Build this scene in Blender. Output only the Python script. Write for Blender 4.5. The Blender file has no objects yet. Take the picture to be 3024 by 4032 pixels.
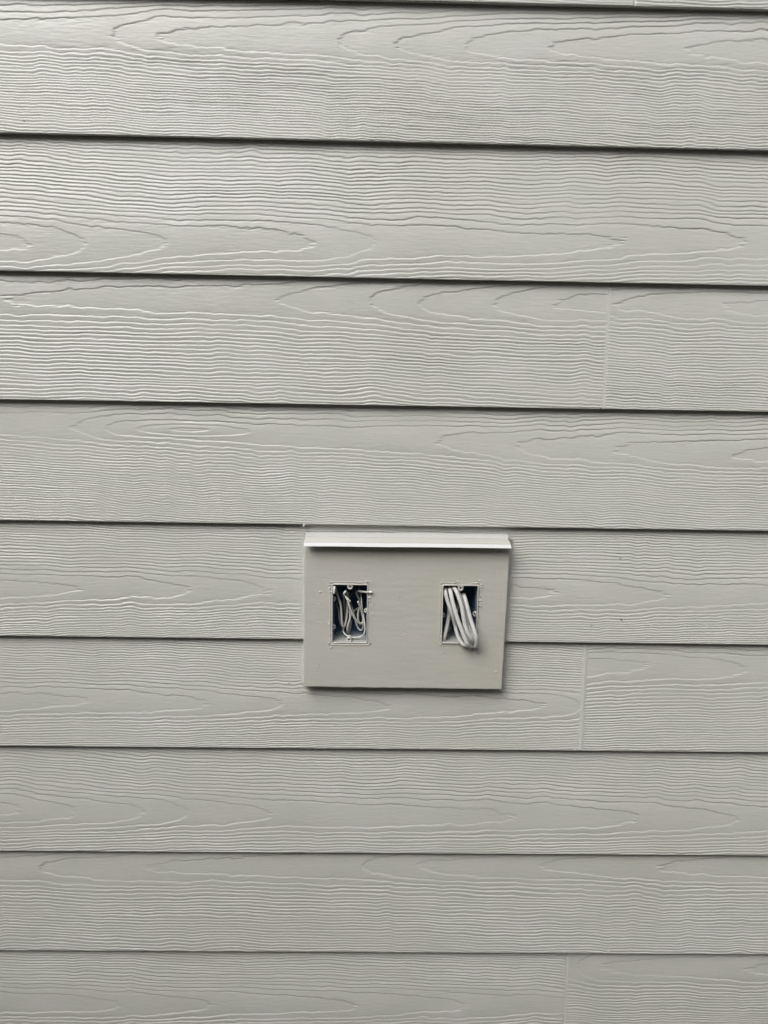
import bpy, math
import numpy as np

PI = math.pi
C = bpy.context.scene.collection

# ------------------------------------------------------------------ camera, sky, sun, exposure
CAM_LOC = (0.0, -1.1212, 1.5608)
CAM_ROT = ((0.999765,-0.014124,-0.016471),(-0.013869,0.167834,-0.985718),(0.016686,0.985714,0.167599))
cam_data = bpy.data.cameras.new('camera')
cam = bpy.data.objects.new('camera', cam_data)
C.objects.link(cam)
from mathutils import Matrix, Vector
m = Matrix(CAM_ROT).to_4x4()
m.translation = Vector(CAM_LOC)
cam.matrix_world = m
cam_data.sensor_fit = 'HORIZONTAL'
cam_data.sensor_width = 36.0
cam_data.lens = 36.05
cam_data.clip_start = 0.01
cam_data.clip_end = 500.0
bpy.context.scene.camera = cam

SUN_EL, SUN_AZ = math.radians(47), math.radians(-34)      # azimuth measured from straight out of the wall, negative = left
sun_dir = Vector((math.sin(SUN_AZ) * math.cos(SUN_EL), -math.cos(SUN_AZ) * math.cos(SUN_EL), math.sin(SUN_EL)))
world = bpy.data.worlds.new('World')
bpy.context.scene.world = world
world.use_nodes = True
wn, wl = world.node_tree.nodes, world.node_tree.links
wn.clear()
sky = wn.new('ShaderNodeTexSky'); sky.sky_type = 'NISHITA'; sky.sun_disc = False
sky.sun_elevation = SUN_EL
sky.sun_rotation = math.atan2(sun_dir.x, sun_dir.y)
sky.dust_density = 4.0; sky.air_density = 1.0; sky.ozone_density = 1.0
hs = wn.new('ShaderNodeHueSaturation'); hs.inputs['Saturation'].default_value = 0.42
bg = wn.new('ShaderNodeBackground'); bg.inputs['Strength'].default_value = 0.13
wo = wn.new('ShaderNodeOutputWorld')
wl.new(sky.outputs[0], hs.inputs['Color']); wl.new(hs.outputs[0], bg.inputs['Color']); wl.new(bg.outputs[0], wo.inputs['Surface'])

sun_data = bpy.data.lights.new('sun', 'SUN')
sun_data.energy = 1.3
sun_data.angle = math.radians(38)
sun_data.color = (0.955, 0.985, 1.0)
sun = bpy.data.objects.new('sun', sun_data)
C.objects.link(sun)
sun.rotation_euler = sun_dir.to_track_quat('Z', 'Y').to_euler()
sun.location = (0, -5, 6)

vs = bpy.context.scene.view_settings
vs.view_transform = 'Standard'; vs.look = 'None'; vs.gamma = 1.0; vs.use_curve_mapping = False
vs.exposure = 0.60

# ------------------------------------------------------------------ measured places (metres; x along the wall, y into it, z up)
ROW_EDGE = [(2.0611, 0.0), (1.88484, -0.00099), (1.70433, -0.00066), (1.5267, 0.00022), (1.35028, -6e-05), (1.17253, -0.00054), (0.99514, 0.00047), (0.81667, 0.00094), (0.63833, -0.0007), (0.46053, -0.0007)]   # height of each visible course edge at x=0, and its slope
TIPS = {'p1': [-0.3552, -0.2961, -0.0521, 0.0235, 0.1183, 0.2321, 0.4167], 'p2': [-0.4785, -0.4032, -0.2898, -0.0857, -0.0004, 0.3496, 0.5192], 'p3': [-0.5221, -0.136, -0.0057, 0.0632, 0.1712, 0.2548], 'p3b': [0.3446, 0.4976], 'p4': [-0.4288, -0.3717, 0.0962, 0.2113, 0.3572, 0.5359], 'p5': [-0.4348, -0.2707, -0.1597, 0.2847, 0.4536], 'p6': [-0.431, -0.2483, -0.1329, 0.0347, 0.2747, 0.33], 'p6b': [0.4329, 0.5866], 'p7': [-0.5446, -0.4612, -0.3525, -0.2835, -0.1503, 0.2362, 0.4341, 0.5938], 'p8': [-0.5249, -0.3524, -0.0066, 0.0807, 0.2821, 0.4734], 'p9': [-0.4029, -0.2524, -0.0129, 0.1674], 'p9b': [0.3528, 0.3928, 0.6376]}
JOINTS = {'r0': 0.3411, 'r3': 0.3344, 'r6': 0.3335, 'r9': 0.33465}
BLOCK = {'tl': (-0.0977, 1.3161), 'bl': (-0.1, 1.1011), 'br': (0.2028, 1.0999), 'tr': (0.2054, 1.3048)}
CAP = {'l_bot': (-0.0975, 1.3233), 'r_bot': (0.2049, 1.3241), 'l_top': (-0.0982, 1.3335), 'r_top': (0.2066, 1.3354)}
BOXL = [(-0.0572, 1.2633), (-0.0028, 1.2636), (-0.003, 1.1716), (-0.0574, 1.1712)]
BOXR = [(0.1067, 1.2647), (0.1613, 1.2646), (0.1617, 1.1734), (0.1076, 1.1728)]
TABL = [(-0.0299, 1.2586), (-0.0308, 1.1767)]
TABR = [(0.1346, 1.259), (0.1361, 1.177)]
WIRES = {
 'W1': [(-0.0539, -0.012, 1.2485), (-0.0535, -0.013, 1.2543), (-0.0534, -0.012, 1.2584), (-0.0528, -0.005, 1.2577), (-0.0523, 0.003, 1.2521), (-0.0488, 0.005, 1.2394), (-0.0446, 0.003, 1.2266), (-0.043, 0.0, 1.2131), (-0.0421, -0.001, 1.1994), (-0.0397, 0.001, 1.1926), (-0.0372, 0.005, 1.1964), (-0.0351, 0.011, 1.2081), (-0.0352, 0.021, 1.2192), (-0.0396, 0.035, 1.2264), (-0.0435, 0.049, 1.2258)],
 'W2': [(-0.0391, -0.005, 1.2459), (-0.0372, -0.007, 1.2495), (-0.0356, -0.003, 1.2489), (-0.034, 0.003, 1.2435), (-0.0333, 0.013, 1.2351), (-0.0331, 0.023, 1.2243), (-0.0327, 0.021, 1.2135), (-0.0301, 0.009, 1.2099), (-0.0306, 0.005, 1.2021), (-0.0331, 0.004, 1.194), (-0.0337, 0.005, 1.1863), (-0.0333, 0.011, 1.1803), (-0.0312, 0.027, 1.1773), (-0.0296, 0.045, 1.1888)],
 'W3': [(-0.0179, -0.003, 1.2332), (-0.0147, -0.001, 1.2249), (-0.012, 0.001, 1.2154), (-0.0102, 0.002, 1.2056), (-0.0104, 0.001, 1.2003), (-0.0133, -0.001, 1.1985), (-0.0181, -0.003, 1.2015), (-0.0246, -0.005, 1.211), (-0.0293, -0.006, 1.2218), (-0.0329, -0.005, 1.2336), (-0.0358, -0.003, 1.2396), (-0.0385, 0.001, 1.2423), (-0.0378, 0.013, 1.2406), (-0.0352, 0.031, 1.2378), (-0.0324, 0.049, 1.2363)],
 'W3b': [(-0.0303, -0.006, 1.2349), (-0.032, -0.0065, 1.2365), (-0.0345, -0.004, 1.2388), (-0.0368, -0.001, 1.2412), (-0.0391, 0.002, 1.2429), (-0.0405, 0.013, 1.2372), (-0.0404, 0.027, 1.223), (-0.039, 0.037, 1.2057), (-0.0386, 0.047, 1.1881)],
 'W4': [(0.0024, -0.017, 1.2524), (-0.0042, -0.0155, 1.2518), (-0.0117, -0.007, 1.2499), (-0.0182, 0.001, 1.2486), (-0.0212, 0.007, 1.2458), (-0.0191, 0.011, 1.2386), (-0.0161, 0.015, 1.2302), (-0.0155, 0.021, 1.2194), (-0.0178, 0.017, 1.2121), (-0.0182, 0.013, 1.2048), (-0.0168, 0.013, 1.1969), (-0.0135, 0.021, 1.1898), (-0.0104, 0.035, 1.1922), (-0.0102, 0.049, 1.2053)],
 'W5': [(-0.0181, 0.027, 1.2477), (-0.0152, 0.017, 1.2431), (-0.0134, 0.011, 1.2348), (-0.0128, 0.007, 1.2264), (-0.0111, 0.003, 1.2165), (-0.0088, -0.001, 1.2049), (-0.0074, -0.004, 1.1946), (-0.0073, -0.005, 1.1883), (-0.0093, -0.005, 1.1826), (-0.0146, -0.004, 1.1786), (-0.0227, -0.003, 1.177), (-0.0303, -0.001, 1.1774), (-0.0358, 0.001, 1.1794), (-0.0395, 0.005, 1.1823), (-0.0409, 0.013, 1.1841), (-0.0401, 0.027, 1.1829), (-0.0431, 0.047, 1.188)],
 'W6': [(-0.0104, 0.011, 1.1942), (-0.0101, 0.013, 1.1879), (-0.0128, 0.015, 1.1827), (-0.0172, 0.017, 1.1848), (-0.0207, 0.019, 1.1915), (-0.0236, 0.025, 1.201), (-0.0266, 0.031, 1.2106), (-0.0302, 0.037, 1.2185), (-0.0315, 0.041, 1.2276), (-0.0268, 0.049, 1.2352)],
 'W7': [(-0.0178, 0.027, 1.215), (-0.0216, 0.029, 1.2112), (-0.0261, 0.033, 1.2065), (-0.0306, 0.037, 1.1983), (-0.0352, 0.047, 1.1823)],
 'W8': [(-0.0516, 0.033, 1.2217), (-0.0517, 0.029, 1.2166), (-0.0491, 0.027, 1.2126), (-0.0479, 0.025, 1.2036), (-0.0468, 0.027, 1.1944), (-0.0447, 0.031, 1.1845), (-0.0404, 0.037, 1.1785), (-0.0375, 0.047, 1.1881)]}
CABLES = {
 'C1': [(0.1147, 0.042, 1.2344), (0.1134, 0.023, 1.2465), (0.1126, 0.001, 1.2548), (0.1123, -0.011, 1.2526), (0.1155, -0.015, 1.2395), (0.1208, -0.017, 1.2259), (0.1251, -0.015, 1.2132), (0.1286, -0.011, 1.2003), (0.1316, -0.014, 1.1879), (0.1355, -0.018, 1.1799), (0.1401, -0.021, 1.1746), (0.145, -0.021, 1.1727), (0.1489, -0.015, 1.1734), (0.1479, 0.009, 1.1752), (0.1419, 0.037, 1.1877)],
 'C2': [(0.1203, 0.042, 1.2345), (0.1192, 0.021, 1.2471), (0.1187, -0.003, 1.2557), (0.1196, -0.015, 1.2527), (0.1223, -0.021, 1.2402), (0.1263, -0.025, 1.2267), (0.1306, -0.028, 1.2135), (0.1354, -0.031, 1.2014), (0.1398, -0.033, 1.1906), (0.1439, -0.034, 1.1811), (0.1475, -0.03, 1.1753), (0.1512, -0.023, 1.1715), (0.1541, -0.013, 1.1711), (0.1525, 0.007, 1.1777), (0.1477, 0.039, 1.1871)],
 'C3': [(0.1252, 0.042, 1.2368), (0.1242, 0.019, 1.25), (0.1238, -0.004, 1.2582), (0.1275, -0.015, 1.2555), (0.132, -0.02, 1.245), (0.1355, -0.023, 1.2344), (0.1382, -0.026, 1.2206), (0.1408, -0.028, 1.2076), (0.1446, -0.03, 1.1973), (0.1492, -0.03, 1.1886), (0.1527, -0.027, 1.1826), (0.1547, -0.019, 1.1765), (0.155, -0.001, 1.1731), (0.1533, 0.037, 1.182)],
 'C4': [(0.1325, 0.042, 1.2346), (0.131, 0.021, 1.2473), (0.1307, 0.005, 1.2539), (0.133, -0.005, 1.2501), (0.1366, -0.009, 1.2402), (0.1405, -0.011, 1.2276), (0.1439, -0.013, 1.215), (0.1473, -0.015, 1.2029), (0.152, -0.019, 1.1926), (0.1546, -0.022, 1.1854), (0.1562, -0.021, 1.18), (0.1559, -0.011, 1.1721), (0.1554, 0.017, 1.1771), (0.1537, 0.043, 1.1917)],
 'C5': [(0.1446, 0.042, 1.2232), (0.1423, 0.023, 1.2356), (0.1407, -0.001, 1.2457), (0.1414, -0.013, 1.2436), (0.1439, -0.019, 1.2345), (0.1473, -0.023, 1.222), (0.1509, -0.027, 1.2101), (0.1545, -0.031, 1.2), (0.1575, -0.033, 1.1903), (0.1589, -0.031, 1.1813), (0.1587, -0.026, 1.1735), (0.1574, -0.017, 1.1703), (0.1575, 0.001, 1.1713), (0.1589, 0.037, 1.1821)],
 'C6': [(0.1278, 0.042, 1.2265), (0.1225, 0.023, 1.2285), (0.1203, 0.009, 1.2219), (0.1198, 0.003, 1.2125), (0.1177, -0.002, 1.2), (0.1146, -0.007, 1.187), (0.1128, -0.007, 1.1775), (0.1145, 0.001, 1.1713), (0.1207, 0.027, 1.1733), (0.1264, 0.047, 1.1784)],
 'C7': [(0.136, 0.045, 1.2223), (0.1358, 0.031, 1.2183), (0.134, 0.023, 1.2121), (0.1296, 0.021, 1.2041), (0.1265, 0.021, 1.2007), (0.1262, 0.031, 1.2038), (0.1289, 0.047, 1.2076)]}
BOSSL = [(-0.0525, 1.2366), (-0.0527, 1.1944), (-0.0071, 1.2201), (-0.0549, 1.2045)]
BOSSR = [(0.111, 1.2154), (0.158, 1.217)]
SPECKS = [(0.1911, 1.315), (0.0462, 1.251), (0.0438, 1.2427), (-0.0791, 1.274), (-0.0763, 1.2336), (-0.0752, 1.2059), (-0.0778, 1.1378), (-0.0697, 1.2704), (0.1935, 1.1308), (0.1952, 1.2464), (-0.0734, 1.3199), (-0.0352, 1.3321), (0.1122, 1.1567), (0.0486, 1.1859), (0.0527, 1.1888)]
CRACKS = [[(-0.0614, 1.2628), (-0.0534, 1.2646), (-0.0325, 1.2651), (-0.0179, 1.2638), (-0.0075, 1.2648), (0.0001, 1.2653)], [(-0.0614, 1.2628), (-0.0605, 1.2555), (-0.0613, 1.2501)], [(0.0001, 1.2653), (-0.0016, 1.2606)], [(-0.0605, 1.2076), (-0.0593, 1.1945), (-0.061, 1.1835), (-0.0597, 1.1713)], [(-0.0609, 1.1735), (-0.0581, 1.1636)], [(-0.0013, 1.2454), (-0.0018, 1.2302), (-0.0005, 1.2128)], [(-0.0005, 1.1842), (0.0001, 1.172)], [(-0.0031, 1.1713), (0.0018, 1.1725)], [(0.1057, 1.2637), (0.1161, 1.2642), (0.1244, 1.2687), (0.1349, 1.2667), (0.1475, 1.2668), (0.16, 1.2691), (0.1654, 1.2649)], [(0.1057, 1.2637), (0.1052, 1.249)], [(0.1629, 1.2497), (0.1644, 1.2367), (0.164, 1.2192)], [(0.1053, 1.1899), (0.1066, 1.1744), (0.1088, 1.1704)], [(-0.0571, 1.1703), (-0.0317, 1.1697), (-0.0042, 1.1704)], [(0.1088, 1.1704), (0.1318, 1.1712)]]
FLAKES = [(-0.0022, 1.2657), (-0.0054, 1.267), (-0.0596, 1.2555), (-0.0584, 1.2512), (-0.0609, 1.1713), (-0.0579, 1.1647), (-0.001, 1.1725), (-0.0005, 1.2433), (-0.0012, 1.2367), (0.0, 1.2509), (0.0014, 1.2303), (0.0037, 1.2172), (-0.0604, 1.2011), (-0.0605, 1.2066), (0.1275, 1.2704), (0.1244, 1.2691), (0.1296, 1.2687), (0.1655, 1.2645), (0.1643, 1.2681), (0.1666, 1.2612), (0.1634, 1.2475), (0.164, 1.241), (0.1642, 1.2323), (0.1063, 1.1833), (0.1075, 1.1718), (0.1621, 1.2702), (-0.0743, 1.251), (-0.0776, 1.1378), (0.1935, 1.1308), (-0.0529, 1.1699), (-0.0317, 1.1692)]
CHIP = [(-0.1011, 1.3503), (-0.095, 1.3505), (-0.0983, 1.3486), (-0.1007, 1.3458)]
LIPCHIPS = [(0.333, 1.8843), (0.3303, 1.5282), (0.3243, 0.9964), (0.4006, 0.6407), (0.2333, 0.9963), (0.0846, 0.9961)]
MARKS = [(0.3768, 1.3032), (0.3833, 1.209), (-0.4778, 1.9005), (-0.12, 1.1977), (-0.1228, 1.0998), (0.3383, 1.1986)]

COURSE = 0.1778          # exposure of one plank
FACE = -0.013            # front of the mounting block

# ------------------------------------------------------------------ helpers
def tag(o, label=None, cat=None, group=None, kind=None):
    if label: o['label'] = label
    if cat: o['category'] = cat
    if group: o['group'] = group
    if kind: o['kind'] = kind
    return o

def thing(name, loc, label, cat, group=None):
    o = bpy.data.objects.new(name, None); C.objects.link(o)
    o.location = loc; o.empty_display_size = 0.02
    return tag(o, label, cat, group)

def link_mesh(name, me, mat, parent=None, smooth=True):
    if mat: me.materials.append(mat)
    if smooth: me.polygons.foreach_set('use_smooth', [True] * len(me.polygons))
    me.update()
    o = bpy.data.objects.new(name, me); C.objects.link(o)
    if parent:
        o.parent = parent
        o.matrix_parent_inverse = Matrix.Translation(parent.location).inverted()
    return o

def grid_mesh(name, X, Y, Z, mat, parent=None, keep=None, smooth=True):
    nu, nv = X.shape
    co = np.stack([X, Y, Z], -1).reshape(-1, 3).astype(np.float32)
    idx = np.arange(nu * nv).reshape(nu, nv)
    q = np.stack([idx[:-1, :-1], idx[1:, :-1], idx[1:, 1:], idx[:-1, 1:]], -1).reshape(-1, 4)
    if keep is not None:
        q = q[keep.reshape(-1)]
        used = np.unique(q); rem = np.full(nu * nv, -1, np.int64); rem[used] = np.arange(len(used))
        q = rem[q]; co = co[used]
    me = bpy.data.meshes.new(name)
    me.vertices.add(len(co)); me.vertices.foreach_set('co', co.reshape(-1))
    me.loops.add(q.size); me.loops.foreach_set('vertex_index', q.reshape(-1).astype(np.int32))
    me.polygons.add(len(q)); me.polygons.foreach_set('loop_start', np.arange(0, q.size, 4, dtype=np.int32))
    me.update(calc_edges=True)
    if mat: me.materials.append(mat)
    me.polygons.foreach_set('use_smooth', np.full(len(q), smooth))
    o = bpy.data.objects.new(name, me); C.objects.link(o)
    if parent:
        o.parent = parent
        o.matrix_parent_inverse = Matrix.Translation(parent.location).inverted()
    return o

class MB:
    def __init__(s): s.v = []; s.f = []
    def add(s, vs, fs):
        n = len(s.v); s.v += [tuple(map(float, p)) for p in vs]; s.f += [tuple(i + n for i in f) for f in fs]
    def box(s, a, b):
        (x0, y0, z0), (x1, y1, z1) = a, b
        s.add([(x0,y0,z0),(x1,y0,z0),(x1,y1,z0),(x0,y1,z0),(x0,y0,z1),(x1,y0,z1),(x1,y1,z1),(x0,y1,z1)],
              [(0,3,2,1),(4,5,6,7),(0,1,5,4),(1,2,6,5),(2,3,7,6),(3,0,4,7)])
    def rings(s, loops, cap0=False, cap1=False, closed=True):
        n = len(loops[0]); vs = [p for l in loops for p in l]; fs = []
        for k in range(len(loops) - 1):
            for i in range(n if closed else n - 1):
                j = (i + 1) % n
                fs.append((k*n+i, k*n+j, (k+1)*n+j, (k+1)*n+i))
        if cap0: fs.append(tuple(range(n))[::-1])
        if cap1: fs.append(tuple((len(loops)-1)*n + i for i in range(n)))
        s.add(vs, fs)
    def build(s, name, mat, parent=None, smooth=True):
        me = bpy.data.meshes.new(name); me.from_pydata(s.v, [], s.f)
        return link_mesh(name, me, mat, parent, smooth)

# gradient noise on arrays
_rng = np.random.RandomState(7)
_ang = _rng.rand(256, 256) * 2 * PI
_gx, _gy = np.cos(_ang), np.sin(_ang)
def pn(x, y, seed=0):
    x = x + seed * 17.31; y = y + seed * 9.77
    xi = np.floor(x).astype(np.int64); yi = np.floor(y).astype(np.int64)
    fx = x - xi; fy = y - yi
    ux = fx * fx * fx * (fx * (fx * 6 - 15) + 10); uy = fy * fy * fy * (fy * (fy * 6 - 15) + 10)
    def g(ix, iy, dx, dy):
        a, b = ix & 255, iy & 255
        return _gx[a, b] * dx + _gy[a, b] * dy
    a = g(xi, yi, fx, fy); b = g(xi + 1, yi, fx - 1, fy)
    c = g(xi, yi + 1, fx, fy - 1); d = g(xi + 1, yi + 1, fx - 1, fy - 1)
    return ((a * (1 - ux) + b * ux) * (1 - uy) + (c * (1 - ux) + d * ux) * uy) * 1.5
def sstep(a, b, x):
    t = np.clip((x - a) / (b - a), 0, 1); return t * t * (3 - 2 * t)

# ------------------------------------------------------------------ materials
def new_mat(name):
    m = bpy.data.materials.new(name); m.use_nodes = True
    nt = m.node_tree; b = nt.nodes['Principled BSDF']
    return m, nt, b
def N(nt, t, **kw):
    n = nt.nodes.new(t)
    for k, v in kw.items(): setattr(n, k, v)
    return n
def noise(nt, vec, scale, detail=4, rough=.55):
    n = N(nt, 'ShaderNodeTexNoise'); n.inputs['Scale'].default_value = scale
    n.inputs['Detail'].default_value = detail; n.inputs['Roughness'].default_value = rough
    nt.links.new(vec, n.inputs['Vector']); return n.outputs['Fac']
def mapping(nt, scale):
    tc = N(nt, 'ShaderNodeTexCoord'); mp = N(nt, 'ShaderNodeMapping'); mp.inputs['Scale'].default_value = scale
    nt.links.new(tc.outputs['Object'], mp.inputs['Vector']); return mp.outputs[0]
def ramp(nt, fac, stops):
    r = N(nt, 'ShaderNodeValToRGB'); e = r.color_ramp.elements
    e[0].position, e[0].color = stops[0][0], (*stops[0][1], 1)
    e[1].position, e[1].color = stops[1][0], (*stops[1][1], 1)
    for p, c in stops[2:]:
        k = e.new(p); k.color = (*c, 1)
    nt.links.new(fac, r.inputs[0]); return r.outputs[0]
def mix(nt, fac, a, b, mode='MIX'):
    n = N(nt, 'ShaderNodeMix', data_type='RGBA', blend_type=mode)
    if isinstance(fac, float): n.inputs[0].default_value = fac
    else: nt.links.new(fac, n.inputs[0])
    for k, s in ((6, a), (7, b)):
        if isinstance(s, tuple): n.inputs[k].default_value = (*s, 1)
        else: nt.links.new(s, n.inputs[k])
    return n.outputs[2]

PAINT = (0.481, 0.479, 0.434)
def paint_material(name, base, rough=0.5, fiber=True, grit=0.00006, var=1.0):
    m, nt, b = new_mat(name)
    v1 = mapping(nt, (1, 1, 1))
    big = noise(nt, v1, 4.0, 3)
    mid = noise(nt, mapping(nt, (5, 5, 14)), 2.2, 4)
    lo = tuple(c * (1 - .035 * var) for c in base); hi = tuple(c * (1 + .03 * var) for c in base)
    c1 = ramp(nt, big, [(.3, (lo[0] * 1.008, lo[1], lo[2] * .985)), (.7, (hi[0] * .995, hi[1], hi[2] * 1.012))])
    c2 = ramp(nt, mid, [(.3, (.962, .970, .952)), (.7, (1.028, 1.010, 1.018))])
    col = mix(nt, 1.0, c1, c2, 'MULTIPLY')
    spk = ramp(nt, noise(nt, v1, 900, 2), [(.3, (.955, .955, .955)), (.7, (1.03, 1.03, 1.03))])
    col = mix(nt, 1.0, col, spk, 'MULTIPLY')
    nt.links.new(col, b.inputs['Base Color'])
    b.inputs['Roughness'].default_value = rough
    b.inputs['Specular IOR Level'].default_value = 0.5
    bp = N(nt, 'ShaderNodeBump'); bp.inputs['Strength'].default_value = 1.0; bp.inputs['Distance'].default_value = grit
    nt.links.new(noise(nt, v1, 1300, 3, .6), bp.inputs['Height'])
    last = bp
    if fiber:
        b2 = N(nt, 'ShaderNodeBump'); b2.inputs['Strength'].default_value = 1.0; b2.inputs['Distance'].default_value = 0.00022
        nt.links.new(noise(nt, mapping(nt, (1, 1, 9)), 110, 4, .6), b2.inputs['Height'])
        nt.links.new(bp.outputs[0], b2.inputs['Normal']); last = b2
    nt.links.new(last.outputs[0], b.inputs['Normal'])
    return m
M_siding = paint_material('siding_paint', PAINT, .37)
M_caulk = paint_material('painted_caulk', tuple(c * 1.02 for c in PAINT), .5, fiber=False, grit=.00003)
M_block = paint_material('block_paint', (0.455, 0.445, 0.392), .55, fiber=False, grit=.00012, var=.8)
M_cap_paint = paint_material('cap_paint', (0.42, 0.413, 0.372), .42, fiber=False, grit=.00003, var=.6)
M_lit_lip_and_scrap = paint_material('lit_lip_and_scrap', (0.57, 0.57, 0.56), .38, fiber=False, grit=.00002, var=1.2)  # paler than the face; light on the outturned lip put into its colour
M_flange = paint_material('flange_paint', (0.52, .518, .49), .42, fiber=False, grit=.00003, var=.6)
M_flake = paint_material('flake_white', (0.70, 0.68, 0.63), .55, fiber=False)
M_wire = paint_material('wire_overspray', (0.44, 0.43, 0.39), .42, fiber=False, grit=.00004)
M_cable = paint_material('cable_overspray', (0.52, 0.51, 0.48), .5, fiber=False, grit=.00012)
M_rim = paint_material('box_rim_paint', (0.50, 0.485, 0.445), .45, fiber=False, grit=.00005)

def flat(name, col, rough=.7):
    m, nt, b = new_mat(name)
    c = ramp(nt, noise(nt, mapping(nt, (1, 1, 1)), 60, 4), [(.3, tuple(k * .85 for k in col)), (.7, tuple(min(1, k * 1.15) for k in col))])
    nt.links.new(c, b.inputs['Base Color']); b.inputs['Roughness'].default_value = rough
    return m
M_dark = flat('dirt_speck', (.04, .037, .033))
M_hole = flat('screw_hole', (.012, .012, .012))
M_sheath = flat('sheathing', (.25, .2, .13))
M_found = flat('concrete', (.28, .27, .25))
M_tip = flat('cut_insulation', (.80, .79, .76), .5)
M_bare = flat('bare_conductor', (.50, .49, .45), .35)

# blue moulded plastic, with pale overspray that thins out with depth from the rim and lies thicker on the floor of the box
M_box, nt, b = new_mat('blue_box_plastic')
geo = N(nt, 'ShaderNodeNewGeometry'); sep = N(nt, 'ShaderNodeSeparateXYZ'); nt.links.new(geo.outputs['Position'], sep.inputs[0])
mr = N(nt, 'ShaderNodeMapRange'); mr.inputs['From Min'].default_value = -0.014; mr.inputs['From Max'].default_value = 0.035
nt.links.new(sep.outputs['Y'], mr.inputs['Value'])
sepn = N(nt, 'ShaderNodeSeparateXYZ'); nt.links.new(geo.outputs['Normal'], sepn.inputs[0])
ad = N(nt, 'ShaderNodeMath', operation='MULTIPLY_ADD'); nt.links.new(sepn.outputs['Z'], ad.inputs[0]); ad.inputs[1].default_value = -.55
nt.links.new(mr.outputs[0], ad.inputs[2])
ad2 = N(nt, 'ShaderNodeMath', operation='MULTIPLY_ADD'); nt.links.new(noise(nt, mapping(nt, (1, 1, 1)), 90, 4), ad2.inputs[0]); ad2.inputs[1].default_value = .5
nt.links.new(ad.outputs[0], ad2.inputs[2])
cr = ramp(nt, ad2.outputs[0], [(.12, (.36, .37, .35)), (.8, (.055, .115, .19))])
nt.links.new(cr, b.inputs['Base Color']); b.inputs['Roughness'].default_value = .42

M_ground, nt, b = new_mat('damp_soil')
c = ramp(nt, noise(nt, mapping(nt, (1, 1, 1)), 3, 8), [(.3, (.095, .087, .072)), (.7, (.19, .176, .15))])
nt.links.new(c, b.inputs['Base Color']); b.inputs['Roughness'].default_value = .95
bp = N(nt, 'ShaderNodeBump'); bp.inputs['Distance'].default_value = .03
nt.links.new(noise(nt, mapping(nt, (1, 1, 1)), 40, 6), bp.inputs['Height']); nt.links.new(bp.outputs[0], b.inputs['Normal'])

# ------------------------------------------------------------------ ground
# level soil, then an unseen bank added behind the viewer to block low skylight
gy = np.array([200, 8, .3, -1.5, -1.7, -2.0, -2.4, -2.8, -3.4, -6, -12, -40, -200.]); gz = np.array([0, 0, 0, 0, .25, 1.2, 2.3, 3.1, 3.5, 3.8, 4.0, 4.2, 4.2])
gx = np.array([-200, -40, -15, -8, -5, -3, -2, -1, 0, 1, 2, 3, 5, 8, 15, 40, 200.])
GX, GY = np.meshgrid(gx, gy, indexing='ij'); GZ = np.broadcast_to(gz, GX.shape) * (1 + .12 * pn(GX / 3.1, GY / 3.3, 2))
class _G: pass
g = _G(); g.build = lambda name, mat, smooth=True: grid_mesh(name, GX, GY, GZ, mat)
tag(g.build('ground_with_shade_bank', M_ground), kind='structure')

# ------------------------------------------------------------------ siding wall
wall = thing('siding_wall', (0, 0, 0), 'greige painted lap siding wall of wide wood grain embossed planks', 'wall')

BX0, BX1 = BLOCK['bl'][0], BLOCK['tr'][0]
BZ0, BZ1 = BLOCK['bl'][1], CAP['l_top'][1]

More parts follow.
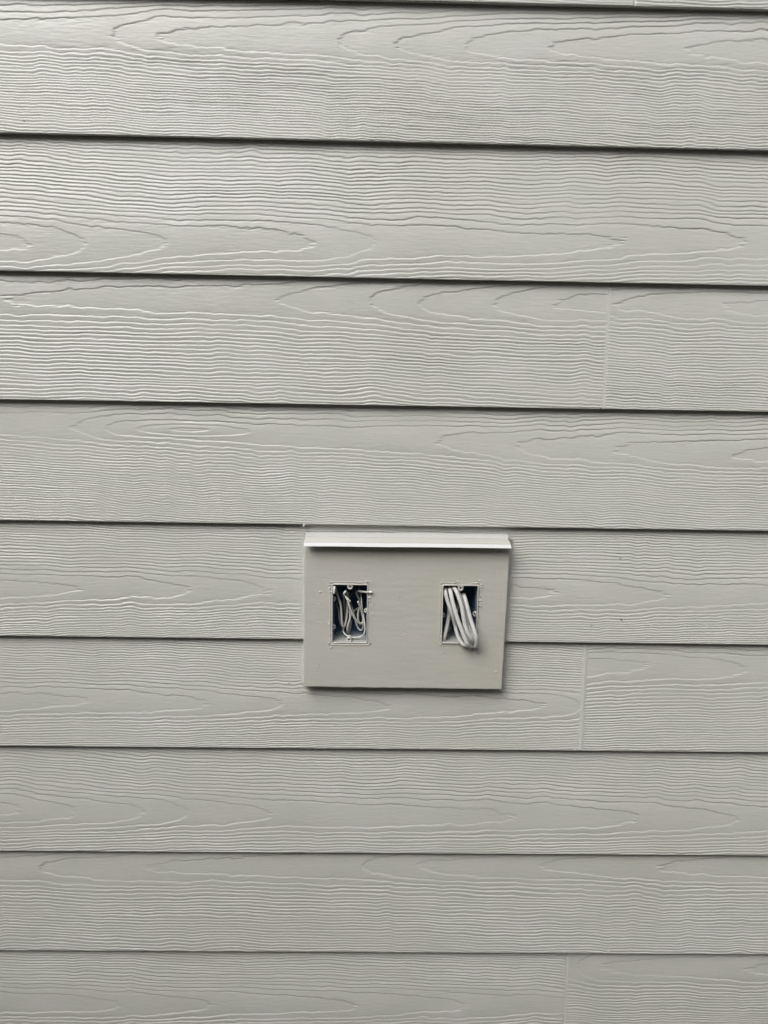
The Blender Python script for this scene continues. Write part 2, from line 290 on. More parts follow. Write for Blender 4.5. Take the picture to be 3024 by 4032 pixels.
def grain(U, V, sp, seed):
    """embossed cedar grain: growth rings cut by the board face, as a terraced height in metres"""
    vc = np.interp(U, [-.57, .57], sp['vc']) * COURSE
    w = .0045 * pn(U / .19, V / .12, seed) + .0020 * pn(U / .055, V / .06, seed + 1) + .0007 * pn(U / .014, V / .02, seed + 2)
    k = pn(U / .045, V / .16, seed + 3)
    w += .0026 * np.sign(k) * np.clip(np.abs(k) - .42, 0, 1) / .4
    near = np.exp(-((V - vc) / .030) ** 2)
    j1 = pn(U / .0085, V / .0045, seed + 4) + .6 * pn(U / .004, V / .002, seed + 14)
    w += j1 * (.00026 + .0012 * near) + near * .0016 * pn(U / .024, V / .02, seed + 15)
    s = V - vc - w
    a = np.where(s > 0, sp['up'], sp['dn']) / 1000.
    c = sp.get('c', 7.0)
    c = c * .82
    F = ((np.abs(s) / a) ** 2.7 + c ** 2.7) ** (1 / 2.7) - c      # flat heart, close straight grain away from it
    t = np.array(sp['tips']); n = len(t)
    d0 = .26
    xs = np.concatenate([[t[0] - 8 * d0], t, [t[-1] + 8 * d0]]); gs = np.concatenate([[-8.], np.arange(n), [n - 1 + 8.]])
    # the tips are met one ring after another; ease the steps between them
    G = np.interp(U, xs, gs) * (1 if sp['dir'] == '>' else -1)
    r = F + G + .38 * pn(U / .33, V / .018, seed + 5) * sstep(.012, .05, np.abs(s)) + .16 * pn(U / .09, V / .009, seed + 6) * sstep(.005, .03, np.abs(s))
    r = r + .05 * pn(U / .02, V / .0035, seed + 8)
    if 'loop' in sp:
        lu, lv, ru, rv, am = sp['loop']
        r = r - am * np.exp(-(((U - lu) / ru) ** 2 + ((V - lv * COURSE) / rv) ** 2))
    gr = np.abs(np.gradient(r, axis=1) / np.gradient(V, axis=1))
    gu = np.abs(np.gradient(r, axis=0) / np.gradient(U, axis=0))
    gm = np.sqrt(gr ** 2 + gu ** 2) + 1e-6
    wt = np.clip(.0013 * gm, .02, .42)
    f = r - np.floor(r); ring = np.floor(r)
    # after each ring line the surface sinks slowly, then rises sharply over wt
    fall = 1 - f / (1 - wt)
    rise = sstep(0, 1, (f - (1 - wt)) / wt)
    prof = np.where(f < 1 - wt, np.clip(fall, 0, 1), rise)
    # narrow groove at the foot of each rise
    dist = (1 - wt - f) / gm
    prof = prof - .35 * np.exp(-(np.abs(dist) / .0011) ** 2) * (gm < 420)
    dep = .75 + .42 * pn(U / .16, ring * .73 + .31, seed + 7) + .25 * pn(U / .03, ring * 1.7, seed + 9)
    weak = .88 + .45 * pn(U / .28, V / .05, seed + 10)
    dep = np.clip(dep, .32, 1.15) * np.clip(weak, .6, 1.1)
    h = 1.8 * sp.get('depth', .52) * .001 * dep * (prof - .5)
    h += .00008 * pn(U / .02, V / .0028, seed + 11) + .00004 * pn(U / .006, V / .0014, seed + 12)
    h += .00022 * pn(U / .35, V / .12, seed + 13)
    return h

T = TIPS
JO = JOINTS
SPEC = {   # row: list of (x0, x1, spec)
 0: [(-2, JO['r0'], dict(vc=(.75,.75), dir='<', tips=[-.4,-.1,.2], up=4.2, dn=4.0)), (JO['r0'], 2, dict(vc=(.7,.7), dir='>', tips=[.4,.6], up=4.2, dn=4.2))],
 1: [(-2, 2, dict(vc=(.70,.69), dir='<', tips=T['p1'], up=4.5, dn=3.4, c=10.0, depth=.56))],
 2: [(-2, 2, dict(vc=(.20,.335), dir='>', tips=T['p2'], up=4.7, dn=4.5, c=9.0))],
 3: [(-2, JO['r3'], dict(vc=(.80,.845), dir='<', tips=T['p3'], up=4.8, dn=4.8, c=8.0, depth=.60)), (JO['r3'], 2, dict(vc=(.86,.82), dir='<', tips=T['p3b'], up=4.3, dn=4.0, c=8.0))],
 4: [(-2, 2, dict(vc=(.79,.62), dir='<', tips=T['p4'], up=4.3, dn=3.6, c=9.0, depth=.45, loop=(-.27, .765, .085, .010, 2.0)))],
 5: [(-2, 2, dict(vc=(.405,.43), dir='>', tips=T['p5'], up=3.9, dn=3.5, c=10.0, depth=.52))],
 6: [(-2, JO['r6'], dict(vc=(.40,.395), dir='>', tips=T['p6'], up=3.7, dn=3.5, c=10.0)), (JO['r6'], 2, dict(vc=(.72,.76), dir='>', tips=T['p6b'], up=4.0, dn=4.2, c=10.0))],
 7: [(-2, 2, dict(vc=(.375,.335), dir='>', tips=T['p7'], up=4.7, dn=4.2, c=9.0))],
 8: [(-2, 2, dict(vc=(.81,.87), dir='<', tips=T['p8'], up=4.4, dn=5.0, c=8.0))],
 9: [(-2, JO['r9'], dict(vc=(.42,.42), dir='>', tips=T['p9'], up=4.6, dn=4.2, c=9.0, depth=.52)), (JO['r9'], 2, dict(vc=(.83,.82), dir='<', tips=T['p9b'], up=4.2, dn=4.6, c=9.0, depth=.46))],
}
def u_coords(x0, x1, fine, coarse):
    a = max(x0, -1.95); b = min(x1, 1.95)
    mid = np.arange(max(a, -.66), min(b, .66) + 1e-9, fine)
    L = []; x = mid[0]; st = fine
    while a < x - 1e-6 and x0 < -1: st = min(st * 1.06, coarse); x -= st; L.append(max(x, a))
    Rr_ = []; x = mid[-1]; st = fine
    if x1 > 1:
        while b > x + 1e-6: st = min(st * 1.06, coarse); x += st; Rr_.append(min(x, b))
    elif b - mid[-1] > 1e-5: Rr_.append(b)
    return np.array(L[::-1] + list(mid) + Rr_)

def plank(row, x0, x1, sp, seed, edge, top_edge, du, dv, endgap0, endgap1):
    u = u_coords(x0 + (endgap0 or 0), x1 - (endgap1 or 0), du, max(.012, du))
    v = np.arange(0, COURSE + .004, dv)
    U, V = np.meshgrid(u, v, indexing='ij')
    h = grain(U, V, sp, seed)
    m = np.ones_like(h)
    if endgap1: m *= sstep(.0004, (.0018 if row == 3 else .0045) + .0015 * pn(V / .006, V * 0, seed), (u[-1] - U))
    if endgap0: m *= sstep(.001, .0045 + .0015 * pn(V / .006, V * 0, seed + 3), (U - u[0]))
    za, zb = edge
    Zb = za + zb * U
    Z = Zb + V
    if row in (5, 6):           # grain is smeared over with caulk and paint next to the block
        dx = np.maximum(BX0 - U, U - BX1); dz = BZ0 - Z
        d = np.maximum(dx, dz)
        rag = .0045 + .002 * pn(Z / .004, U * 0 + 1, seed + 8) + .002 * pn(Z / .015, U * 0, seed + 5)
        side = sstep(.001, 1.6, (dx / np.maximum(rag, .001)) * .55)
        m *= np.where((dx > 0) & (Z > BZ0 - .002), side, 1)
        if row == 5: m *= 1
    lipw = .0003 * pn(U / .05, U * 0 + row, 3)
    Y = V * (00.0092 / COURSE) - h * m + lipw
    # a soft arris on the lower edge, then the underside
    Y = Y + .0003 * np.exp(-V / .0004)
    nick = .0004 * np.clip(pn(U[:, 0] / .006, U[:, 0] * 0 + row * 3.3, 21) - .45, 0, 1) / .3
    Z[:, 0] += nick
    up = lambda A, B: np.concatenate([A[:, None], B], 1)
    X2 = U
    for yb, dz in ((.0005, -.0004), (.0074, -.0003)):
        X2 = up(X2[:, 0], X2); Z = up(Z[:, 0] if False else (Zb[:, 0] + dz + nick), Z); Y = up(np.full(len(u), yb) + lipw[:, 0], Y)
    U_, Y_, Z_ = X2, Y, Z
    if endgap1:
        U_ = np.concatenate([U_, U_[-1:]], 0); Z_ = np.concatenate([Z_, Z_[-1:]], 0); Y_ = np.concatenate([Y_, Y_[-1:] * 0 + .012], 0)
    if endgap0:
        U_ = np.concatenate([U_[:1], U_], 0); Z_ = np.concatenate([Z_[:1], Z_], 0); Y_ = np.concatenate([Y_[:1] * 0 + .012, Y_], 0)
    keep = None
    if row in (5, 6):
        cx = (U_[:-1, :-1] + U_[1:, 1:]) / 2; cz = (Z_[:-1, :-1] + Z_[1:, 1:]) / 2
        keep = ~((cx > BX0 + .012) & (cx < BX1 - .012) & (cz > BZ0 + .012) & (cz < BZ1 - .012))
    return grid_mesh('plank', U_, Y_, Z_, M_siding, wall, keep)

DU, DV = .0027, .00078
for row in range(10):
    for i, (x0, x1, sp) in enumerate(SPEC[row]):
        g0 = .0005 if x0 > -1 else 0; g1 = .0005 if x1 < 1 else 0
        plank(row, x0, x1, sp, 31 + row * 40 + i * 17, ROW_EDGE[row], None, DU if row else .004, DV, g0, g1)
rs = np.random.RandomState(4)
for k in [-3, -2, -1, 10, 11]:     # the wall goes on above and below the frame
    e = (ROW_EDGE[0][0] - k * COURSE, 0) if k < 0 else (ROW_EDGE[9][0] - (k - 9) * COURSE, 0)
    t0 = sorted(rs.uniform(-.7, .7, 5))
    plank(k, -2, 2, dict(vc=(rs.uniform(.2, .8),) * 2, dir='<>'[rs.randint(2)], tips=t0, up=4.2, dn=3.8), 600 + k * 31, e, None, .006, .0016, 0, 0)

# sheathing behind the planks with an opening at the block, and the footing below
sh = MB()
hx0, hx1, hz0, hz1 = BX0 + .015, BX1 - .015, BZ0 + .015, BZ1 - .015
for a, bb in (((-1.95, .022, .02), (hx0, .034, 2.72)), ((hx1, .022, .02), (1.95, .034, 2.72)), ((hx0, .022, .02), (hx1, .034, hz0)), ((hx0, .022, hz1), (hx1, .034, 2.72))):
    sh.box(a, bb)
sh.build('sheathing', M_sheath, wall, smooth=False)
fd = MB(); fd.box((-1.95, .012, -.1), (1.95, .2, .118)); fd.build('footing', M_found, wall, smooth=False)

# painted caulk over the butt joints
def caulk_strip(x, z0, z1, w, y0, bulge, seed, name='caulk_joint'):
    zs = np.arange(z0, z1, .0015); t = np.linspace(-1, 1, 9)
    Zs, Ts = np.meshgrid(zs, t, indexing='ij')
    ww = w * (1 + .35 * pn(Zs / .012, Ts * 0, seed))
    X = x + Ts * ww + .0004 * pn(Zs / .02, Ts * 0 + 4, seed)
    Y = y0 + (Zs - z0) * (00.0092 / COURSE) - bulge * (1 - Ts ** 2) - .00012 * pn(Zs / .004, Ts * 2, seed + 1)
    Y += .0006 * (np.abs(Ts) > .99)
    return grid_mesh(name, X.T, Y.T, Zs.T, M_caulk, wall)
caulk_strip(JO['r6'], ROW_EDGE[6][0] + .001, ROW_EDGE[6][0] + COURSE - .002, .0042, .0000, .0006, 3)
caulk_strip(JO['r3'], ROW_EDGE[3][0] + .001, ROW_EDGE[3][0] + COURSE - .002, .0011, .0000, .0005, 5)
caulk_strip(JO['r9'], ROW_EDGE[9][0] + .001, ROW_EDGE[9][0] + COURSE - .002, .0008, .0004, .0002, 7)

# ------------------------------------------------------------------ mounting block
bc = ((BLOCK['bl'][0] + BLOCK['br'][0]) / 2, FACE, BLOCK['bl'][1])
block = thing('mounting_block', bc, 'smooth greige square cut mounting block holding two open electrical boxes', 'mounting block')
def quad(s, t, q):   # bilinear in (bl, br, tr, tl)
    (ax, az), (bx, bz), (cx, cz), (dx, dz) = q
    x = (1 - s) * (1 - t) * ax + s * (1 - t) * bx + s * t * cx + (1 - s) * t * dx
    z = (1 - s) * (1 - t) * az + s * (1 - t) * bz + s * t * cz + (1 - s) * t * dz
    return x, z
ztop = 1.3285
tl = (BLOCK['tl'][0], ztop); tr = (BLOCK['tr'][0] + .0006, ztop + .001)
QB = [BLOCK['bl'], BLOCK['br'], tr, tl]
nx, nz = 420, 320
S_, T_ = np.meshgrid(np.linspace(0, 1, nx), np.linspace(0, 1, nz), indexing='ij')
X, Z = quad(S_, T_, QB)
H = .00025 * pn(X / .09, Z / .05, 2) + .00010 * pn(X / .03, Z / .006, 5) + .00004 * pn(X / .006, Z / .003, 8)
def seg_dist(X, Z, p, q):
    p = np.array(p); q = np.array(q); d = q - p; L = max((d ** 2).sum(), 1e-12)
    t = np.clip(((X - p[0]) * d[0] + (Z - p[1]) * d[1]) / L, 0, 1)
    return np.hypot(X - p[0] - t * d[0], Z - p[1] - t * d[1])
wob = .0010 * pn(X / .005, Z / .005, 12)
for line in CRACKS:
    for p, q in zip(line[:-1], line[1:]):
        d = seg_dist(X, Z, p, q) + .0004 * pn(X / .003, Z / .003, 15)
        H -= .0006 * np.exp(-(d / .00055) ** 2)
        d2 = seg_dist(X, Z, (p[0], p[1] - .0013), (q[0], q[1] - .0013)) + .0005 * pn(X / .004, Z / .004, 18)
        H += .00045 * np.exp(-(d2 / .0008) ** 2)
for i, (px, pz) in enumerate(FLAKES):
    w = .0007 + .0006 * ((i * 37) % 10) / 10
    d = np.hypot((X - px) / (1 + .6 * math.sin(i * 2.1)), Z - pz) + .0010 * pn(X / .0022, Z / .0022, 30 + i)
    H += .0011 * sstep(w, w * .3, d) * (1 + .4 * pn(X / .0015, Z / .0015, 50))
for i, (px, pz) in enumerate(SPECKS):
    d = np.hypot(X - px, Z - pz); H -= .0010 * np.exp(-(d / .0008) ** 2); H += .0004 * np.exp(-(np.hypot(X - px, Z - pz + .0018) / .0009) ** 2)
# ragged rim of paint and filler round each box opening
def ring_d(X, Z, q):
    x0 = (q[0][0] + q[3][0]) / 2; x1 = (q[1][0] + q[2][0]) / 2; z1 = (q[0][1] + q[1][1]) / 2; z0 = (q[2][1] + q[3][1]) / 2
    return np.maximum(np.maximum(x0 - X, X - x1), np.maximum(z0 - Z, Z - z1)), (x0, x1, z0, z1)
keepv = np.ones_like(X, bool)
for bi, q in enumerate((BOXL, BOXR)):
    d, _ = ring_d(X, Z, q)
    rg = d + .0011 * pn(X / .004, Z / .004, 70 + bi) + .0005 * pn(X / .0015, Z / .0015, 73)
    H += .00055 * np.exp(-((rg - .0022) / .0010) ** 2) - .0007 * np.exp(-(d / .0007) ** 2)
    keepv &= ~(d < -.0009)
edge = np.minimum(np.minimum(S_, 1 - S_) * .305, np.minimum(T_, 1 - T_) * .22)
Y = FACE - H + .0012 * np.exp(-edge / .0005)
# worn corners and edges of the block
X = X + .0004 * pn(Z / .02, Z * 0, 3) * (np.minimum(S_, 1 - S_) < .004); Z = Z + .0005 * pn(X / .02, X * 0, 4) * (T_ < .004)
pad = lambda A: np.pad(A, 1, mode='edge')
Xp, Yp, Zp = pad(X), pad(Y), pad(Z)
Yp[0, :] = Yp[-1, :] = .016; Yp[:, 0] = Yp[:, -1] = .016
kp = np.pad(keepv, 1, mode='edge')
keep = kp[:-1, :-1] & kp[1:, :-1] & kp[1:, 1:] & kp[:-1, 1:]
grid_mesh('face_panel', Xp, Yp, Zp, M_block, block, keep)

# painted caulk bead down both sides of the block
def bead(x0, z0, x1, z1, w, seed):
    t = np.linspace(0, 1, 160); a = np.linspace(0, 1, 8)
    Tt, A = np.meshgrid(t, a, indexing='ij')
    sgn = -1 if x0 < 0 else 1
    ww = w * (1 + .25 * pn(Tt * 14, A * 0, seed) + .10 * pn(Tt * 40, A * 0, seed + 2))
    Xb = x0 + (x1 - x0) * Tt + sgn * (A * ww - .0008)
    Zb_ = z0 + (z1 - z0) * Tt
    lap = ROW_EDGE[5][0]
    wallY = np.where(Zb_ > lap, (Zb_ - lap), Zb_ - ROW_EDGE[6][0]) * (0.0092 / COURSE)
    Yb = (FACE + .007) * (1 - A) ** 2.2 + (wallY + .0003) * (1 - (1 - A) ** 2.2) - .0001 * pn(Tt * 60, A * 3, seed + 1)
    return grid_mesh('caulk_bead', Xb, Yb, Zb_, M_caulk, block)
bead(BLOCK['bl'][0], BLOCK['bl'][1] + .001, tl[0], tl[1], .0045, 3)
bead(BLOCK['br'][0], BLOCK['br'][1] + .001, tr[0], tr[1], .0105, 9)

# dark specks in the pits: thin little discs of dirt
dm = MB()
for i, (px, pz) in enumerate(SPECKS[:4] + [SPECKS[9], SPECKS[12]]):
    rr = .0009 if i == 0 else .0005
    dm.rings([[(px + rr * k * (1 + .4 * math.sin(3 * a_ + i)) * math.cos(a_), FACE - .0002 - hgt, pz + rr * k * .8 * math.sin(a_)) for a_ in np.linspace(0, 2 * PI, 9)[:-1]] for k, hgt in ((1, -.0006), (.9, .0001), (.3, .0003))], cap1=True)
tag(dm.build('dirt_specks', M_dark, block), kind='stuff')

# small proud curls of torn paint round the openings
rs = np.random.RandomState(11)
fk = MB()
for (px, pz) in FLAKES:
    for _ in range(2):
        L = rs.uniform(.0008, .0022); a0 = rs.uniform(-.5, .5); w = L * rs.uniform(.3, .6)
        px2, pz2 = px + rs.normal(0, .0008), pz + rs.normal(0, .0008)
        pts = [(-1, -1), (1, -.7), (1.2, .6), (-.8, 1)]
        P3 = []
        for (a, b_) in pts:
            xx = px2 + math.cos(a0) * a * L / 2 - math.sin(a0) * b_ * w / 2; zz = pz2 + math.sin(a0) * a * L / 2 + math.cos(a0) * b_ * w / 2
            P3.append((xx, FACE - .0010 - rs.uniform(0, .0009), zz))
        P3b = [(x_, y_ + .0012, z_) for x_, y_, z_ in P3]
        fk.add(P3 + P3b, [(0, 1, 2, 3), (4, 7, 6, 5), (0, 4, 5, 1), (1, 5, 6, 2), (2, 6, 7, 3), (3, 7, 4, 0)])
tag(fk.build('paint_flakes', M_flake, block, smooth=False), kind='stuff')

# ------------------------------------------------------------------ drip cap
capt = thing('drip_cap', (CAP['l_bot'][0], FACE, CAP['l_bot'][1]), 'thin bent metal drip cap with bright lower lip above the mounting block', 'flashing')
def cap_strip(prof, name, mat, n=90, thick=.0007):
    # prof: list of (y, dz above the lip, x shift of left end, x shift of right end)
    t = np.linspace(0, 1, n); loops = []
    xl, zl = CAP['l_bot']; xr, zr = CAP['r_bot']
    Xg, Yg, Zg = [], [], []
    full = prof + [(y + thick, dz - thick * .3, a, b_) for (y, dz, a, b_) in prof[::-1]] + [prof[0]]
    for (y, dz, a, b_) in full:
        x = (xl + a) + (xr + b_ - xl - a) * t
        wv = .0005 * pn(x / .11, x * 0 + 1, 5) + .00015 * pn(x / .02, x * 0, 6)
        z = zl + (zr - zl) * t + .0008 * np.sin(PI * t) * -1 * 0 + wv + dz
        yy = y + .0006 * pn(x / .09, x * 0 + 2, 8)
        Xg.append(x); Yg.append(yy); Zg.append(z)
    o = grid_mesh(name, np.array(Xg).T, np.array(Yg).T, np.array(Zg).T, mat, capt, smooth=False)
    for col in (0, -1):
        pass
    return o
cap_strip([(-.0285, .0, .0, .0), (-.0280, .0007, .0, .0), (-.0240, .0048, .0004, -.0006)], 'drip_lip', M_lit_lip_and_scrap)
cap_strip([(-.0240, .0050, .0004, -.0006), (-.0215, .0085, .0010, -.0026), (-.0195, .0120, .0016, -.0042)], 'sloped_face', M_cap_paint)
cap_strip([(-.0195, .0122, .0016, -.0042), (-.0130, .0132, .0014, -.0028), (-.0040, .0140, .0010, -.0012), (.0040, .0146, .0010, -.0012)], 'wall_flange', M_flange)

# ------------------------------------------------------------------ electrical boxes
def rrect(x0, x1, z0, z1, r, y, n=5):
    out = []
    for cx, cz, a0 in ((x1 - r, z1 - r, 0), (x0 + r, z1 - r, 90), (x0 + r, z0 + r, 180), (x1 - r, z0 + r, 270)):
        for k in range(n + 1):
            a = math.radians(a0 + 90 * k / n); out.append((cx + r * math.cos(a), y, cz + r * math.sin(a)))
    return out
def make_box(q, proud, tabs, bosses, label, wall_t=.0016):
    _, (x0, x1, z0, z1) = ring_d(np.zeros(1), np.zeros(1), q)
    yf = FACE - proud
    e = thing('electrical_box', ((x0 + x1) / 2, yf, z0), label, 'electrical box', 'electrical boxes set in the mounting block')
    w = wall_t
    rim = MB()
    rim.rings([rrect(x0, x1, z0, z1, .0028, FACE + .004), rrect(x0, x1, z0, z1, .0028, yf + .0004), rrect(x0 + .0003, x1 - .0003, z0 + .0003, z1 - .0003, .0026, yf),
               rrect(x0 + w - .0003, x1 - w + .0003, z0 + w - .0003, z1 - w + .0003, .0016, yf), rrect(x0 + w, x1 - w, z0 + w, z1 - w, .0014, yf + .0004), rrect(x0 + w, x1 - w, z0 + w, z1 - w, .0014, yf + .0022)])
    rim.build('rim', M_rim, e)
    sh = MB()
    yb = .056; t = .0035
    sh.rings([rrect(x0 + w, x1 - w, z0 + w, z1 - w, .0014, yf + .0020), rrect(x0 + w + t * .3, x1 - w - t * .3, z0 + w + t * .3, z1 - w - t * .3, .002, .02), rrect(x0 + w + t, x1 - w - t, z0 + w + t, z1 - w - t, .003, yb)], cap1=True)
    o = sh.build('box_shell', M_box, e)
    # wire entry slots moulded in the back
    for kx in (-.012, .012):
        s2 = MB(); cx = (x0 + x1) / 2 + kx
        s2.rings([rrect(cx - .007, cx + .007, z1 - .016, z1 - .009, .001, yb - .0018), rrect(cx - .006, cx + .006, z1 - .015, z1 - .010, .001, yb - .0018), rrect(cx - .006, cx + .006, z1 - .015, z1 - .010, .001, yb - .0002)])
        s2.build('knockout', M_box, e)
    # screw tabs top and bottom, each with a hole
    for (tx, tz), up in zip(tabs, (1, -1)):
        tb = MB(); r = .0041 if up > 0 else .0036; ri = .0015
        n = 24; ang = [2 * PI * k / n for k in range(n)]
        zlim = (z1 - w + .0002) if up > 0 else (z0 + w - .0002)
        def outer(y, k=1.0):
            L = []
            for a in ang:
                cx, cz = math.cos(a), math.sin(a)
                if cz * up > 0:    # the half towards the wall widens into it
                    X_ = tx + r * k * (1.0 if cx > 0 else -1.0) * (abs(cx) ** .35 * 1.0 + .28 * abs(cz)); Zz = tz + (zlim - tz) * min(1, abs(cz) * 1.6)
                else: X_, Zz = tx + r * k * cx, tz + r * k * cz
                L.append((X_, y, Zz))
            return L
        inner = lambda y: [(tx + ri * math.cos(a), y, tz + ri * math.sin(a)) for a in ang]
        tb.rings([outer(yf + .014), outer(yf + .0014), outer(yf + .0008, .93), inner(yf + .0008), inner(yf + .012)])
        tbo = tb.build('screw_tab', M_rim, e)
        hd = MB(); hd.rings([inner(yf + .0045)], cap1=True)
        hd.build('screw_hole', M_hole, tbo)
    # screw heads and moulded bosses on the side walls
    for (bx, bz, depth, r, right) in bosses:
        side = 1 if right else -1
        wallx = (x1 - w - .0007) if right else (x0 + w + .0007)
        nrm = Vector((-side * .78, -.62, 0)).normalized(); uu = Vector((0, 0, 1)); vv = nrm.cross(uu)
        c0 = Vector((wallx - side * .0009, FACE + depth, bz))
        def circ(rad, off, n=16): return [tuple(c0 + nrm * off + (uu * math.cos(2 * PI * k / n) + vv * math.sin(2 * PI * k / n)) * rad) for k in range(n)]
        bm_ = MB(); bm_.rings([circ(r, -.003), circ(r, .0006), circ(r * .85, .0011), circ(r * .5, .0009), circ(r * .32, .0002)], cap1=True)
        bo = bm_.build('screw_head', M_rim, e)
        hm = MB(); hm.rings([circ(r * .30, .0005)], cap1=True); hm.build('screw_slot', M_hole, bo)
    return e
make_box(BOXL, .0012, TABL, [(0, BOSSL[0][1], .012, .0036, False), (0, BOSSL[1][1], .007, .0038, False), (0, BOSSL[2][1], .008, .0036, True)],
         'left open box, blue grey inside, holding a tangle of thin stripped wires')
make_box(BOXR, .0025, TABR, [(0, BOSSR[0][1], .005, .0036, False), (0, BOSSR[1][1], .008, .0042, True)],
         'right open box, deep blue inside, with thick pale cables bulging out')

# ------------------------------------------------------------------ wires and cables
def catmull(P, sub=7):
    P = [Vector(p) for p in P]; P = [P[0] * 2 - P[1]] + P + [P[-1] * 2 - P[-2]]
    out = []
    for i in range(1, len(P) - 2):
        for k in range(sub):
            t = k / sub; a, b_, c_, d = P[i-1], P[i], P[i+1], P[i+2]
            out.append(.5 * ((2 * b_) + (c_ - a) * t + (2 * a - 5 * b_ + 4 * c_ - d) * t * t + (3 * b_ - a - 3 * c_ + d) * t ** 3))
    out.append(P[-2]); return out
def tube(name, path, r, mat, label, cat, group, seed=0, lump=.04, tip=False, nr=14, oval=1.0, r1=None, stub=0):
    c = catmull(path); n = len(c)
    mb = MB(); loops = []
    T0 = (c[1] - c[0]).normalized(); up = Vector((0, 1, 0)) if abs(T0.y) < .8 else Vector((1, 0, 0))
    Nn = T0.cross(up).normalized()
    for i in range(n):
        Tn = (c[min(i + 1, n - 1)] - c[max(i - 1, 0)]).normalized()
        Nn = (Nn - Tn * Nn.dot(Tn)).normalized(); Bn = Tn.cross(Nn)
        rr = r if r1 is None else r + (r1 - r) * i / n
        L = []
        for k in range(nr):
            a = 2 * PI * k / nr
            q = rr * (1 + lump * float(pn(np.array(i * .35 + seed), np.array(k * .8), seed)))
            L.append(tuple(c[i] + Nn * math.cos(a) * q * oval + Bn * math.sin(a) * q))
        loops.append(L)
    if True:   # rounded ends
        for end, sgn in ((0, -1), (-1, 1)):
            base = c[end]; d = (c[0] - c[1]).normalized() if end == 0 else (c[-1] - c[-2]).normalized()
            src = loops[end]
            L = [tuple(base + (Vector(p) - base) * .7 + d * r * .25) for p in src]
            if end == 0: loops.insert(0, L)
            else: loops.append(L)
    mb.rings(loops, cap0=True, cap1=True)
    o = mb.build(name, mat)
    # the object's origin goes to the place where it starts
    o.data.transform(Matrix.Translation(-c[0])); o.location = c[0]
    tag(o, label, cat, group)
    if stub:          # the first stretch still has its clean white sleeve
        sb = MB(); sl = []
        for i in range(stub):
            Tn = (c[i + 1] - c[max(i - 1, 0)]).normalized(); a_ = Tn.orthogonal().normalized(); b_ = Tn.cross(a_)
            a_ = (Vector((0, 1, 0)) - Tn * Tn.y).normalized(); b_ = Tn.cross(a_)
            sl.append([tuple(c[i] + (a_ * math.cos(2 * PI * k / 12) + b_ * math.sin(2 * PI * k / 12)) * r * 1.13) for k in range(12)])
        sb.rings(sl, cap0=True, cap1=True); sb.build('clean_sleeve', M_tip, o)
    elif tip:
        d = (c[0] - c[1]).normalized(); u_ = d.orthogonal().normalized(); v_ = d.cross(u_)
        tp = MB()
        for rad in (r * .68,):
            tp.rings([[tuple(c[0] + d * (r * .22 + h_) + (u_ * math.cos(2 * PI * k / 10) + v_ * math.sin(2 * PI * k / 10)) * rad * s_) for k in range(10)] for h_, s_ in ((0, 1), (.0004, 1), (.0006, .6))], cap1=True)
        t_ = tp.build('cut_end', M_tip, o)
    return o
GW = 'thin wires coiled in the left box'; GC = 'thick cables looped in the right box'
WL = {
 'W1': ('thin wire whose white cut stub hangs in the top left corner of the left box', .00155, M_wire, True),
 'W2': ('thin wire with a bright bent stub below the top screw tab of the left box', .00150, M_wire, True),
 'W3': ('thin wire sweeping diagonally across the left box, its tip standing at the right', .00150, M_wire, True),
 'W3b': ('short thin wire with a frayed tip lying over the diagonal wire in the left box', .00140, M_wire, True),
 'W4': ('thin wire bent out flat to the right over the rim of the left box', .00150, M_wire, True),
 'W5': ('long thinnest wire curving in a wide loop along the floor of the left box', .00115, M_bare, False),
 'W6': ('thin shadowed wire hooking upward near the lower right of the left box', .00130, M_wire, False),
 'W7': ('dim thin wire crossing slantwise at the back of the left box', .00125, M_wire, False),
 'W8': ('dim thin wire hanging at the back left side of the left box', .00130, M_wire, False)}
for i, (k, (lab, r, mt, tip)) in enumerate(WL.items()):
    tube('wire', WIRES[k], r * 1.08, mt, lab, 'wire', GW, seed=i + 1, lump=.06, tip=tip, nr=10, stub={'W1': 15, 'W2': 9, 'W4': 4, 'W3b': 4}.get(k, 0))
CL = {
 'C1': ('leftmost thick cable in the right box, slipping behind its neighbour lower down', .00285),
 'C2': ('second thick cable from the left in the right box, hanging lowest over the rim', .00305),
 'C3': ('middle thick cable in the right box, starting highest beside the screw tab', .00305),
 'C4': ('thick cable mostly hidden behind the middle cable of the right box', .00270),
 'C5': ('rightmost thick cable of the right box, curling under at its foot', .00300),
 'C6': ('short thick cable leaning the other way in the lower left of the right box', .00285),
 'C7': ('dim cable stub behind the other cables in the right box', .00270)}
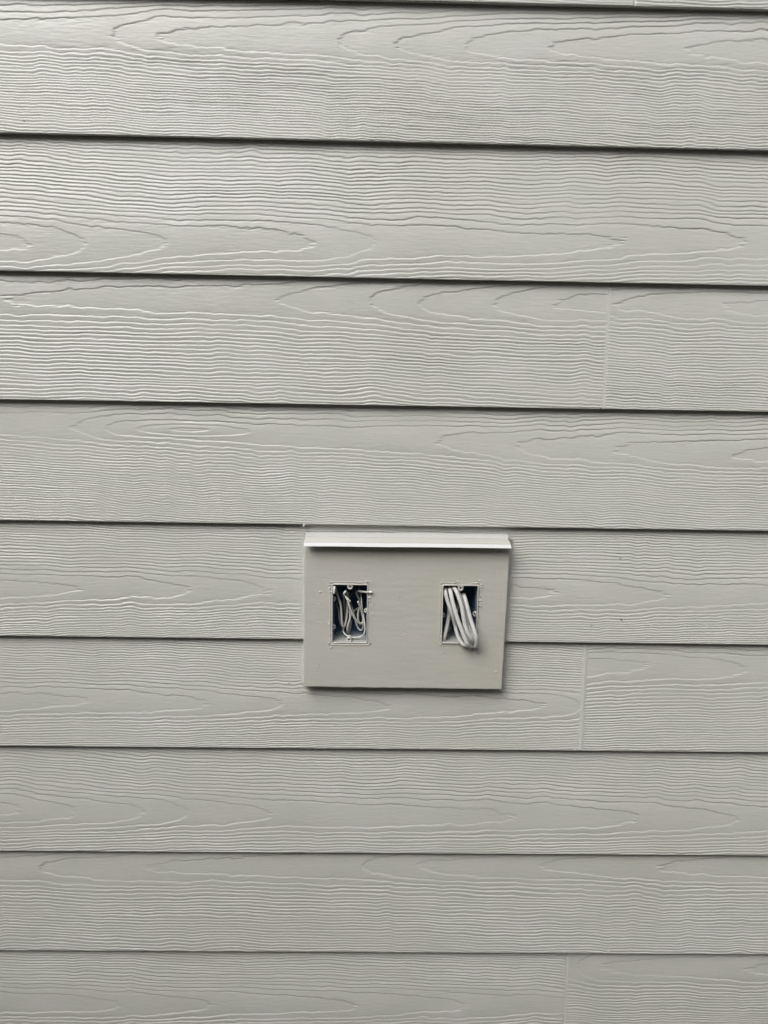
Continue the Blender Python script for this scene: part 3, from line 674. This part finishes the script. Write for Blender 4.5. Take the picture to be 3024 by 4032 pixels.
for i, (k, (lab, r)) in enumerate(CL.items()):
    tube('cable', CABLES[k], r, M_cable, lab, 'cable', GC, seed=i + 20, lump=.10, nr=18, oval=.96)

# ------------------------------------------------------------------ torn scrap of paint and chips on the plank edges
cp = MB()
q = [(x, -.0012 - .001 * (i % 2), z + .0004) for i, (x, z) in enumerate(CHIP)]
cp.add(q + [(x, y + .0010, z) for x, y, z in q], [(0, 1, 2, 3), (4, 7, 6, 5), (0, 4, 5, 1), (1, 5, 6, 2), (2, 6, 7, 3), (3, 7, 4, 0)])
o = cp.build('paint_scrap', M_lit_lip_and_scrap, None, smooth=False)
tag(o, 'tiny torn white scrap hanging under the plank edge above the block corner', 'paint scrap')
rs = np.random.RandomState(5)
for (px, pz) in LIPCHIPS:
    c_ = MB(); L = rs.uniform(.0012, .0026); hgt = rs.uniform(.0004, .0009)
    a = [(px - L, -.0006, pz + .0004), (px - L * .3, -.0014, pz - hgt * .4), (px + L * .8, -.0011, pz), (px + L * .5, -.0010, pz + hgt), (px - L * .6, -.0012, pz + hgt * .9)]
    c_.add(a + [(x, .002, z) for x, y, z in a], [(0, 1, 2, 3, 4), (9, 8, 7, 6, 5)] + [(i, i + 5, (i + 1) % 5 + 5, (i + 1) % 5) for i in range(5)])
    c_.build('paint_chip', M_caulk, wall, smooth=False)

# dark nicks and stuck bits on the paint
for i, (px, pz) in enumerate(MARKS):
    k = next(r_ for r_ in range(10) if ROW_EDGE[r_][0] < pz)
    y0 = (pz - ROW_EDGE[k][0]) * (.0092 / COURSE)
    a = [.9, 1.0, .3, .2, .6, .1][i]; L = [.0020, .0026, .0013, .0010, .0013, .0012][i]; w = L * .28
    ux, uz = math.cos(a), -math.sin(a)
    nk = MB()
    ring = lambda s_, dy: [(px + ux * L * math.cos(t) * s_ - uz * w * math.sin(t) * s_, y0 - dy, pz + uz * L * math.cos(t) * s_ + ux * w * math.sin(t) * s_) for t in np.linspace(0, 2 * PI, 9)[:-1]]
    nk.rings([ring(1, -.0006), ring(.9, .0007), ring(.4, .0011)], cap1=True)
    nk.build('nick', M_dark, wall)
